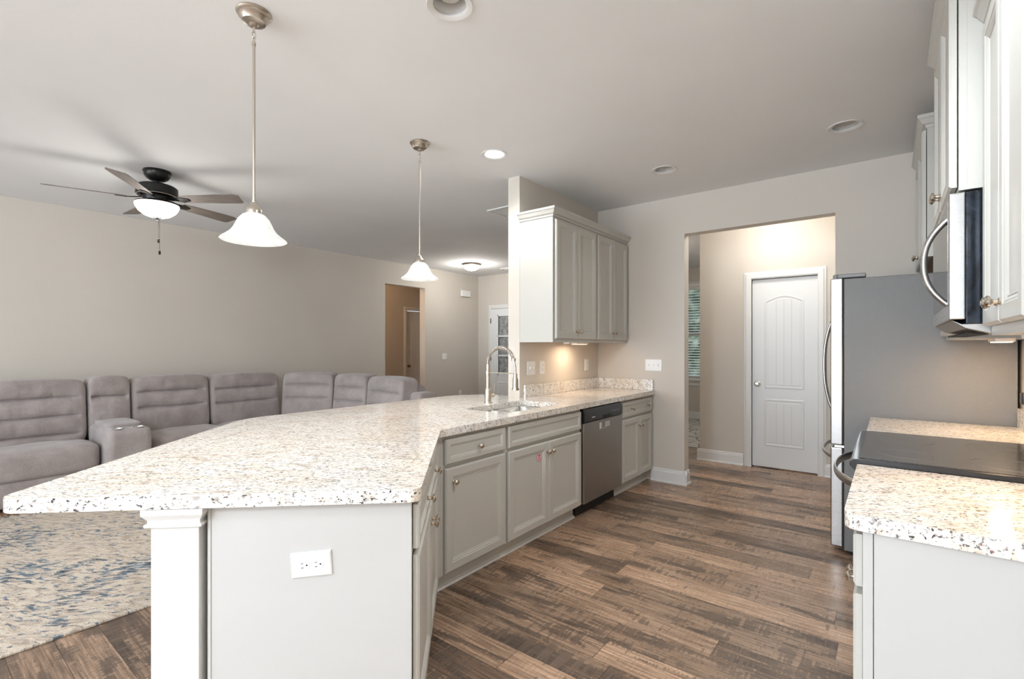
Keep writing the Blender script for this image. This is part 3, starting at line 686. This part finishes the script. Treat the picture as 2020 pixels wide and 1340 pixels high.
# microwave
e = empty('microwave', (.165, 2.945, 0), RR, 'stainless over-range microwave with curved handle and dark side', 'microwave')
MB().box(.004, .760, .03, .38, 1.385, 1.822).build('body', DGLASS, e, bevel=.003)
MB().box(.004, .762, -.012, .03, 1.400, 1.822).build('door', STEEL, e, bevel=.005, seg=3)
MB().box(.03, .735, -.0135, -.0125, 1.452, 1.80).build('door_glass', newmat('mirror_black_glass', (.20, .19, .18), .05, .7), e)
m = MB().loft([[(x, -.004, 1.398), (x, .03, 1.372), (x, .10, 1.352), (x, .20, 1.372), (x, .375, 1.375), (x, .375, 1.384), (x, .02, 1.384)] for x in (.01, .755)]); m.build('vent_grille', STEELD, e)
m = MB()
for k in range(9): m.box(.05+k*.07, .10+k*.07, .035, .095, 1.3505, 1.356)
m.build('grease_filter', BLACKT, e)
barhandle(e, bow((.700, -.012, 1.455), (.700, -.012, 1.745), (0, -.062, 0)), (.014, 0, 0), .010)
# wall cabinets on the right wall
def rwall(W, y_far, xf, depth, label, z0, z1, kz, mid=None, group='grey wall cabinets on the right wall', sides=(True, True), dz0=.03):
    md = W/2 if mid is None else mid
    return wall_cabinet(W, (xf, y_far, 0), RR, label, [('door', .016, md-.002, z0+dz0, z1-.015, [(md-.027, kz)]), ('door', md+.002, W-.016, z0+dz0, z1-.015, [(md+.027, kz)])], depth, z0, z1, crown_sides=sides, group=group)
rwall(.93, 4.615, .165, .38, 'grey wall cabinet above the refrigerator', 1.83, 2.58, 1.89, sides=(False, True), dz0=.02)
rwall(.725, 3.680, .245, .30, 'grey wall cabinet between microwave and refrigerator', 1.346, 2.345, 1.435, sides=(False, False), dz0=.02)
rwall(.765, 2.948, .178, .37, 'grey wall cabinet above the microwave', 1.828, 2.58, 1.90, sides=(True, True), dz0=.015)
rwall(.63, 2.175, .255, .29, 'grey wall cabinet nearest the viewer, right of the microwave', 1.346, 2.345, 1.432, sides=(False, True))
ulight((.33, 1.90, 1.354), RR, 'warm lit bar light under the wall cabinet beside the microwave', 1.2)
ulight((.42, 3.30, 1.354), RR, 'warm bar light under the wall cabinet beside the refrigerator', 1.4)
# refrigerator
e = empty('refrigerator', (-.232, 4.60, 0), RR, 'tall stainless bottom-freezer refrigerator with textured grey side', 'refrigerator')
MB().box(0, .91, 0, .765, .03, 1.735).build('body', FRSIDE, e, bevel=.003)
for x0, x1 in ((.004, .452), (.458, .906)):
    MB().box(x0, x1, -.072, -.006, .688, 1.742).build('door', STEEL, e, bevel=.008, seg=3)
MB().box(.004, .906, -.072, -.006, .045, .672).build('freezer_drawer', STEEL, e, bevel=.008, seg=3)
MB().box(.01, .90, -.0055, -.0005, .05, 1.74).build('door_gasket', BLACKT, e)
for x in (.425, .485): barhandle(e, bow((x, -.07, .80), (x, -.07, 1.56), (0, -.075, 0)), (.013, 0, 0), .009)
barhandle(e, bow((.08, -.07, .60), (.83, -.07, .60), (0, -.075, 0)), (0, 0, .014), .009)
for x in (.0, .80): MB().box(x+.02, x+.09, -.06, .11, 1.743, 1.768).build('hinge_cover', newmat_once('grey_plastic', (.25, .25, .25), .4), e, bevel=.006)
MB().lathe([(.011, .0), (.011, .05), (.009, .052)], (.895, -.045, 1.742-.03), 16).build('hinge_pin', newmat_once('grey_plastic', (.25, .25, .25), .4), e)
m = MB().box(.86, .906, -.05, .0, .673, .687); m.build('hinge', CHROME, e)
m = MB(); m.lathe([(.014, 0), (.014, .002)], (0, 0, 0), 24, 'x'); b_ = m.build('door_badge', PLATE, e, label='small oval badge on door edge'); b_.location = (.9065, -.040, 1.10); b_.scale = (1, 1, 1.9)
m = MB(); m.lathe([(.006, 0), (.006, .004)], (0, 0, 0), 16, 'x'); b2 = m.build('badge_lock', NICKELD, e); b2.location = (.9085, -.040, 1.10)
for x in (.05, .86):
    for y in (.05, .70): MB().lathe([(.02, 0), (.02, .03)], (x, y, 0), 12).build('foot', BLACKT, e)
# outlet + plug near the fridge
plate((.5495, 3.50, 1.13), RR, .075, .118, 'white outlet plate on the right wall beside the refrigerator', 'outlet')
m = MB().box(.515, .5425, 3.47, 3.53, 1.02, 1.078); tag(m.build('plug_adapter', BLACKP, bevel=.006), 'black plug-in adapter below the outlet beside the refrigerator', 'plug')

# ------------------------------------------------------------ ceiling fixtures
def can(x, y, lit, label):
    e = empty('recessed_light', (x, y, H), 0, label, 'ceiling light', 'recessed ceiling lights')
    m = MB(); m.lathe([(.078, .03), (.070, .001), (.078, -.003), (.096, -.005), (.098, -.001), (.090, -.0003)], seg=40, cap=False); m.build('trim_ring', TRIM, e, smooth=True)
    m = MB(); m.lathe([(.077, .001), (.074, .02), (.066, .06), (.060, .09), (.0, .092)], seg=36, cap=False); m.build('baffle', TRIM, e, smooth=True)
    if lit: MB().lathe([(.0, -.001), (.066, .002), (.070, .012), (.0, .014)], seg=32).build('lens', CANLIT, e)
    else: MB().lathe([(.0, .022), (.025, .025), (.044, .036), (.050, .052), (.042, .075), (.03, .088)], seg=28, cap=False).build('bulb', BULBOFF, e, smooth=True)
    return e
can(*CANS[0], False, 'unlit recessed downlight with visible bulb, nearest the viewer')
can(*CANS[1], True, 'bright lit recessed downlight over the sink')
can(*CANS[2], False, 'unlit recessed downlight between the wall cabinets and the doorway')
can(*CANS[3], False, 'unlit recessed downlight in front of the refrigerator')
can(*CANS[4], True, 'added lit recessed downlight, out of view above the front of the range counter')
can(*CANS[5], True, 'added lit recessed downlight, out of view over the floor behind the viewer')
point('downlight_lamp', (CANS[4][0], CANS[4][1], H-.03), 30, .08, (.88, .94, 1), 'SPOT', spot=radians(155))  # added lamp out of view, lights the cabinet fronts
point('downlight_lamp', (CANS[5][0], CANS[5][1], H-.03), 20, .08, (.88, .94, 1), 'SPOT', spot=radians(155))  # added lamp behind the viewer, extra light from above
point('downlight_lamp', (CANS[1][0], CANS[1][1], H-.03), 16, .06, (1, .98, .95), 'SPOT', spot=radians(150))

def pendant(x, y, zrim, label):
    e = empty('pendant_light', (x, y, H), 0, label, 'pendant light', 'nickel pendant lights over the counter')
    MB().lathe([(.068, -.0005), (.070, -.006), (.066, -.012), (.060, -.016), (.060, -.022), (.052, -.030), (.046, -.042), (.034, -.048), (.020, -.050), (.012, -.058), (.0, -.060)], seg=36).build('canopy', NICKELD, e, smooth=True)
    m = MB(); z = -.058
    for k in range(3):
        pts = []
        for i in range(25):
            a = 2*pi*i/24; u, v = .0075*cos(a), .016*sin(a)
            pts.append((u if k % 2 == 0 else 0, 0 if k % 2 == 0 else u, z-.012+v))
        m.tube(pts, .0018, 6, False); z -= .025
    m.build('chain', NICKEL, e, smooth=True)
    zt = zrim+.115-H   # glass top
    m = MB().tube([(0, 0, z+.004), (0, 0, zt+.045)], .0062, 12); m.lathe([(.0085, z-.006), (.0085, z+.006)]); m.lathe([(.0085, zt+.04), (.0085, zt+.055)]); m.build('rod', NICKEL, e, smooth=True)
    MB().lathe([(.008, .048), (.012, .044), (.016, .034), (.030, .022), (.034, .010), (.034, -.006), (.028, -.008)], (0, 0, zt), 32).build('socket_cup', NICKEL, e, smooth=True)
    pr = [(.030, .0), (.045, -.008), (.060, -.025), (.070, -.045), (.079, -.065), (.092, -.083), (.110, -.098), (.126, -.110), (.130, -.115), (.127, -.117), (.108, -.104), (.090, -.088), (.076, -.068), (.067, -.047), (.056, -.028), (.042, -.012), (.028, -.004)]
    o = MB().lathe(pr, (0, 0, zt), 48, cap=False).build('glass_shade', SHADE, e, smooth=True, angle=80)
    MB().lathe([(.013, -.008), (.014, -.03), (.024, -.050), (.030, -.072), (.028, -.088), (.018, -.100), (.0, -.104)], (0, 0, zt), 24).build('bulb', BULB, e, smooth=True)
    point('pendant_lamp', (0, 0, zt-.112), 9, .03, kind='SPOT', parent=e, spot=radians(150))
    return e
def VD(px, D):
    a = radians(37.9); u = (px-1010)/960; return (D*(-sin(a)+u*cos(a)), D*(cos(a)+u*sin(a)))
pendant(-2.153, .966, 1.765, 'brushed nickel pendant light with glass bell shade hanging over the wide counter end')
pendant(-2.606, 2.295, 1.785, 'brushed nickel pendant light with glass bell shade hanging nearer the faucet')

def flush(x, y, label):
    e = empty('flush_ceiling_light', (x, y, H), 0, label, 'ceiling light')
    MB().lathe([(.165, -.0005), (.170, -.010), (.160, -.022), (.148, -.03), (.14, -.034)], seg=40).build('rim', NICKELD, e, smooth=True)
    MB().lathe([(.146, -.030), (.140, -.055), (.118, -.085), (.075, -.105), (.0, -.112)], seg=40).build('glass_bowl', BOWLF, e, smooth=True)
    MB().lathe([(.010, -.110), (.012, -.118), (.006, -.126), (0, -.128)], seg=16).build('finial', NICKELD, e, smooth=True)
    point('foyer_lamp', (0, 0, -.19), 9, .1, parent=e)
    return e
BOWLF = emis('bright_frosted_bowl', (1, .95, .86), 1.6, (.9, .88, .84), .35)
flush(-5.72, 6.21, 'small lit flush ceiling light with glass bowl near the front door')
# ceiling fan
e = empty('ceiling_fan', (-4.72, 1.354, H), 0, 'black five-blade ceiling fan with lit glass bowl in the living room', 'ceiling fan')
MB().lathe([(.095, -.0005), (.098, -.012), (.092, -.018), (.090, -.040), (.075, -.062), (.050, -.078), (.022, -.084)], seg=40).build('canopy', BLACKM, e, smooth=True)
MB().lathe([(.013, -.07), (.013, -.115), (.022, -.118), (.024, -.128)], seg=20).build('downrod', BLACKM, e, smooth=True)
MB().lathe([(.03, -.108), (.075, -.112), (.125, -.122), (.142, -.135), (.145, -.195), (.135, -.205), (.10, -.215), (.095, -.245), (.07, -.25)], seg=48).build('motor_housing', BLACKM, e, smooth=True)
MB().lathe([(.136, -.196), (.139, -.199), (.139, -.204), (.133, -.208)], seg=48, cap=False).build('motor_band', NICKEL, e, smooth=True)
proto = None
for k in range(5):
    if proto is None:
        m = MB(); P0 = [(.20, .045), (.30, .055), (.55, .066), (.66, .069), (.685, .060), (.70, -.035), (.70, -.05), (.66, -.069), (.55, -.068), (.30, -.056), (.20, -.045)]
        m.loft([[(x, y, z) for x, y in P0] for z in (-.003, .003)])
        b_ = m.build('blade', BLADE, e, bevel=.0015); b_.rotation_euler = (radians(-13), 0, 0)
        m = MB(); m.loft([[(.09, w_, .012), (.09, -w_, .012), (.09, -w_, .006), (.09, w_, .006)] for w_ in (.02,)]+[[(.16, w_, .002), (.16, -w_, .002), (.16, -w_, -.006), (.16, w_, -.006)] for w_ in (.022,)]+[[(.205, w_, -.004), (.205, -w_, -.004), (.205, -w_, -.010), (.205, w_, -.010)] for w_ in (.040,)]+[[(.27, w_, -.004), (.27, -w_, -.004), (.27, -w_, -.010), (.27, w_, -.010)] for w_ in (.018,)])
        br = m.build('blade_bracket', BLACKM, b_, bevel=.002); proto = b_
    else: b_ = copy_tree(proto, e)
    b_.location = (0, 0, -.232); b_.rotation_euler = (radians(-13), 0, radians(36+72*k)); b_.rotation_mode = 'XYZ'
MB().lathe([(.07, -.24), (.075, -.262), (.150, -.264), (.152, -.272), (.14, -.276)], seg=40).build('light_fitter', BLACKM, e, smooth=True)
MB().lathe([(.150, -.268), (.153, -.278), (.148, -.298), (.128, -.332), (.09, -.362), (.045, -.378), (.0, -.382)], seg=44).build('glass_bowl', BOWL, e, smooth=True)
MB().lathe([(.034, -.374), (.030, -.382), (.012, -.388), (.012, -.398), (.006, -.402), (0, -.402)], seg=20).build('finial', BLACKM, e, smooth=True)
for x, zz in ((-.006, -.575), (.022, -.675)):
    m = MB().tube([(x, .01, -.38), (x, .01, zz+.03)], .0016, 6); m.lathe([(.002, zz+.032), (.0075, zz+.024), (.0085, zz), (.006, zz-.006), (0, zz-.006)], (x, .01, 0), 12); m.build('pull_chain', BLACKM, e)
point('fan_lamp', (-4.72, 1.354, H-.47), 5, .14)
for ang in (0,): pass
point('fan_uplight', (-4.72, 1.354, H-.24), 0.0, .05)
# vents
def vent(x0, x1, y0, y1, label):
    e = empty('ceiling_vent', ((x0+x1)/2, (y0+y1)/2, H), 0, label, 'vent', 'white ceiling vents'); a, b_ = (x1-x0)/2, (y1-y0)/2
    m = MB().box(-a, a, -b_, -b_+.03, -.012, -.0005).box(-a, a, b_-.03, b_, -.012, -.0005).box(-a, -a+.03, -b_+.03, b_-.03, -.012, -.0005).box(a-.03, a, -b_+.03, b_-.03, -.012, -.0005); m.build('frame', TRIM, e)
    m = MB()
    n_ = int((2*b_-.06)/.03)
    for k in range(n_): y = -b_+.035+k*.03; m.box(-a+.03, a-.03, y, y+.016, -.008, -.004)
    m.build('louver', TRIM, e); return e
vent(-3.34, -2.85, 3.86, 4.20, 'white ceiling return vent beside the end of the side wall')
vent(-5.66, -5.3, 6.89, 7.05, 'small white ceiling vent near the front door')

# ------------------------------------------------------------ rugs
m = MB().box(-1.19, 1.19, -2.1, 2.1, 0.0, .012); r_ = tag(m.build('area_rug', RUG, bevel=.003), 'distressed blue and cream area rug in front of the sectional sofa', 'rug'); r_.location = (-4.13, .60, .0005)
m = MB().box(-.9, .9, -1.3, 1.3, 0, .01); r_ = tag(m.build('dining_rug', RUG2), 'pale trellis patterned rug on the dining room floor', 'rug'); r_.location = (-2.75, 7.72, .0005)

# ------------------------------------------------------------ sectional sofa
def superbox(w, d, h, p=7, cuts=16, fn=None):
    mb = MB(); bm = mb.bm; bmesh.ops.create_cube(bm, size=2); bmesh.ops.subdivide_edges(bm, edges=bm.edges[:], cuts=cuts, use_grid_fill=True)
    for v in bm.verts:
        c_ = v.co; k = (abs(c_.x)**p+abs(c_.y)**p+abs(c_.z)**p)**(1/p); q = Vector((c_.x/k*w/2, c_.y/k*d/2, c_.z/k*h/2))
        v.co = fn(q) if fn else q
    return mb
def wrinkle(q, s=9, a=.004, seed=0): return mnoise.noise(Vector((q.x*s+seed, q.y*s, q.z*s)))*a
def backcush(w, h, d, grooves, seed, lean=.10, seam=None):
    def fn(q):
        fronty = max(0, -q.y/(d/2)); bulge = 0; edge = max(0, 1-(abs(q.x)/(w/2*.90))**8)
        for gz in grooves:
            bulge += math.exp(-((q.z-gz)/.008)**2)*.040*edge+math.exp(-((q.z-gz)/.035)**2)*.022*edge
        if seam is not None: bulge += math.exp(-((q.x-seam)/.006)**2)*.006
        y = q.y+bulge*fronty-fronty*.02*cos(q.x/w*pi)+wrinkle(q, 8, .008, seed)*fronty
        puck = wrinkle(Vector((q.x*2, 0, q.z)), 12, .0025, seed+3)*fronty
        z = q.z+wrinkle(q, 5, .006, seed+7)+.012*(1-(2*q.x/w)**2)*max(0, q.z/(h/2))
        return Vector((q.x, y+puck+lean*z, z))
    return superbox(w, d, h, 9, 64, fn)
SOFA = empty('sectional_sofa', (-6.10, 1.35, 0), 0, 'large mauve-grey reclining sectional sofa with cup-holder console', 'sofa')
SL = Vector((-6.10, 1.35, 0))
def place(o, x, y, z, rz): o.parent = SOFA; o.location = Vector((x, y, z))-SL; o.rotation_euler = (0, 0, rz); return o
def module(c0, c1, top, grooves, seed, seat=True, name='back_cushion', dep=.24, seam=None, seatd=.62, capw=None):
    """c0->c1: ends of the back line (viewed left to right); front is to the right-hand side of travel"""
    a, b_ = Vector((*c0, 0)), Vector((*c1, 0)); d = b_-a; W = d.length; rz = atan2(d.y, d.x); mid = (a+b_)/2
    fr = Vector((d.y, -d.x, 0)).normalized()
    hb = top-.40; o = backcush(W-.006, hb, dep, [g_-(.40+hb/2) for g_ in grooves], seed, seam=seam).build(name, FAB, smooth=True, angle=180)
    p = mid-fr*.10; place(o, p.x, p.y, .40+hb/2, rz)
    o = superbox(W-.01, .20, top-.10, 10, 8).build('back_frame', FAB, smooth=True, angle=180); p = mid-fr*.24; place(o, p.x, p.y, (top-.10)/2+.03, rz)
    if seat:
        def sf(q):
            t = max(0, q.z/.11); return Vector((q.x, q.y, q.z+t*.015*cos(q.y/seatd*pi)*cos(q.x/W*pi)+wrinkle(q, 7, .012, seed)*t-.03*max(0, q.y/(seatd/2))*t))
        o = superbox(W-.012, seatd, .25, 6, 20, sf).build('seat_cushion', FAB, smooth=True, angle=180); p = mid+fr*(seatd/2-.02); place(o, p.x, p.y, .345, rz)
        o = superbox(W-.02, seatd-.04, .22, 12, 8).build('seat_base', FAB, smooth=True, angle=180); p = mid+fr*(seatd/2-.03); place(o, p.x, p.y, .135, rz)
        return mid, fr, W, rz
# row along the long wall: travel +Y, front +X
BX = -6.05
module((BX, .33), (BX, 1.175), 1.000, (.835, .665, .50), 1)
module((BX, -.52), (BX, .325), 1.000, (.835, .665, .50), 2)
module((BX, 1.18), (BX, 1.515), 1.010, (.82,), 3, seat=False)
# console
def cf(q): return q
o = superbox(.325, .72, .55, 12, 12).build('console', FAB, smooth=True, angle=180); place(o, -5.68, 1.335, .305, 0); o.rotation_euler = (0, 0, pi/2)
o = superbox(.27, .50, .05, 6, 10).build('console_lid', FAB, smooth=True, angle=180); place(o, -5.74, 1.335, .588, pi/2)
for y in (1.255, 1.41):
    o = MB().lathe([(.040, .0), (.043, .004), (.041, .008), (.036, .008), (.034, 0)], seg=24).build('cup_holder', CHROME, smooth=True); place(o, -5.40, y, .578, 0)
o = MB().box(-.30, .30, -.158, .158, 0, .04).build('console_foot', BLACKT); place(o, -5.70, 1.335, .0, 0)
module((BX, 1.52), (BX, 2.235), .995, (.84, .68), 4)
module((BX, 2.24), (BX, 3.03), .985, (.825, .665), 5)
# corner wedge panels and return
W0, W1, W2, W3 = (-6.03, 3.04), (-5.46, 3.40), (-4.92, 3.50), (-4.17, 3.42)
module(W0, W1, .975, (.83, .67), 6, name='corner_back_cushion', seatd=.5)
module(W1, W2, .965, (.81, .65), 7, name='corner_back_cushion', seatd=.5)
module(W2, W3, .955, (.79, .63), 8)
d = (Vector(W3)-Vector(W2)).normalized(); rzA = atan2(d.y, d.x)
o = superbox(.20, .92, .64, 8, 12).build('armrest', FAB, smooth=True, angle=180); place(o, W3[0]+.11, W3[1]-.20, .345, rzA)
o = superbox(.20, .26, .78, 8, 12).build('arm_back', FAB, smooth=True, angle=180); place(o, W3[0]+.10, W3[1]+.22, .42, rzA)
o = superbox(.20, .92, .64, 8, 12).build('armrest', FAB, smooth=True, angle=180); place(o, -5.75, -.63, .345, pi/2)

e = empty('added_chandelier', (-1.1, -2.4, H), 0, 'added unseen nickel chandelier with glass cups, brightening the ceiling from behind the viewer', 'chandelier')  # unseen fixture added to carry the extra ceiling light
MB().lathe([(.065, -.0005), (.065, -.012), (.03, -.03), (.01, -.035)], seg=32).build('canopy', NICKELD, e, smooth=True)
MB().tube([(0, 0, -.03), (0, 0, -.62)], .008).build('stem', NICKELD, e, smooth=True)
for k in range(5):
    a = 2*pi*k/5; q = Vector((cos(a), sin(a), 0)); MB().tube([Vector((0, 0, -.60)), q*.12+Vector((0, 0, -.66)), q*.24+Vector((0, 0, -.60)), q*.25+Vector((0, 0, -.56))], .007).build('arm', NICKELD, e, smooth=True)
    MB().lathe([(.02, -.56), (.05, -.53), (.062, -.48), (.060, -.44), (.057, -.44), (.047, -.53), (0, -.55)], tuple(q*.25), 24, cap=False).build('glass_cup', SHADE, e, smooth=True)
point('added_ceiling_fill', (-1.1, -2.4, H-.36), 95, .2, (.84, .92, 1))  # added fill, brightens the ceiling nearest the viewer
# hall lights beyond the openings (their own ceiling lamps)
def puck(name, x, y, z, power, col, label):
    e = empty(name, (x, y, H), 0, label, 'ceiling light')
    MB().lathe([(.13, -.0005), (.135, -.012), (.13, -.02)], seg=32).build('rim', NICKELD, e, smooth=True)
    MB().lathe([(.12, -.018), (.11, -.05), (.07, -.075), (0, -.082)], seg=32).build('glass_bowl', BOWL, e, smooth=True)
    point('hall_lamp', (0, 0, -.16), power, .1, col, parent=e)
puck('flush_ceiling_light', -.95, 5.25, H, 6.5, (1, .95, .88), 'round flush ceiling light in the passage by the pantry door')
puck('flush_ceiling_light', -7.25, 5.0, H, 7, (1, .66, .40), 'warm flush ceiling light in the hallway behind the living room wall')
puck('flush_ceiling_light', -3.0, 6.5, H, 9, (1, .95, .9), 'flush ceiling light in the dining room')
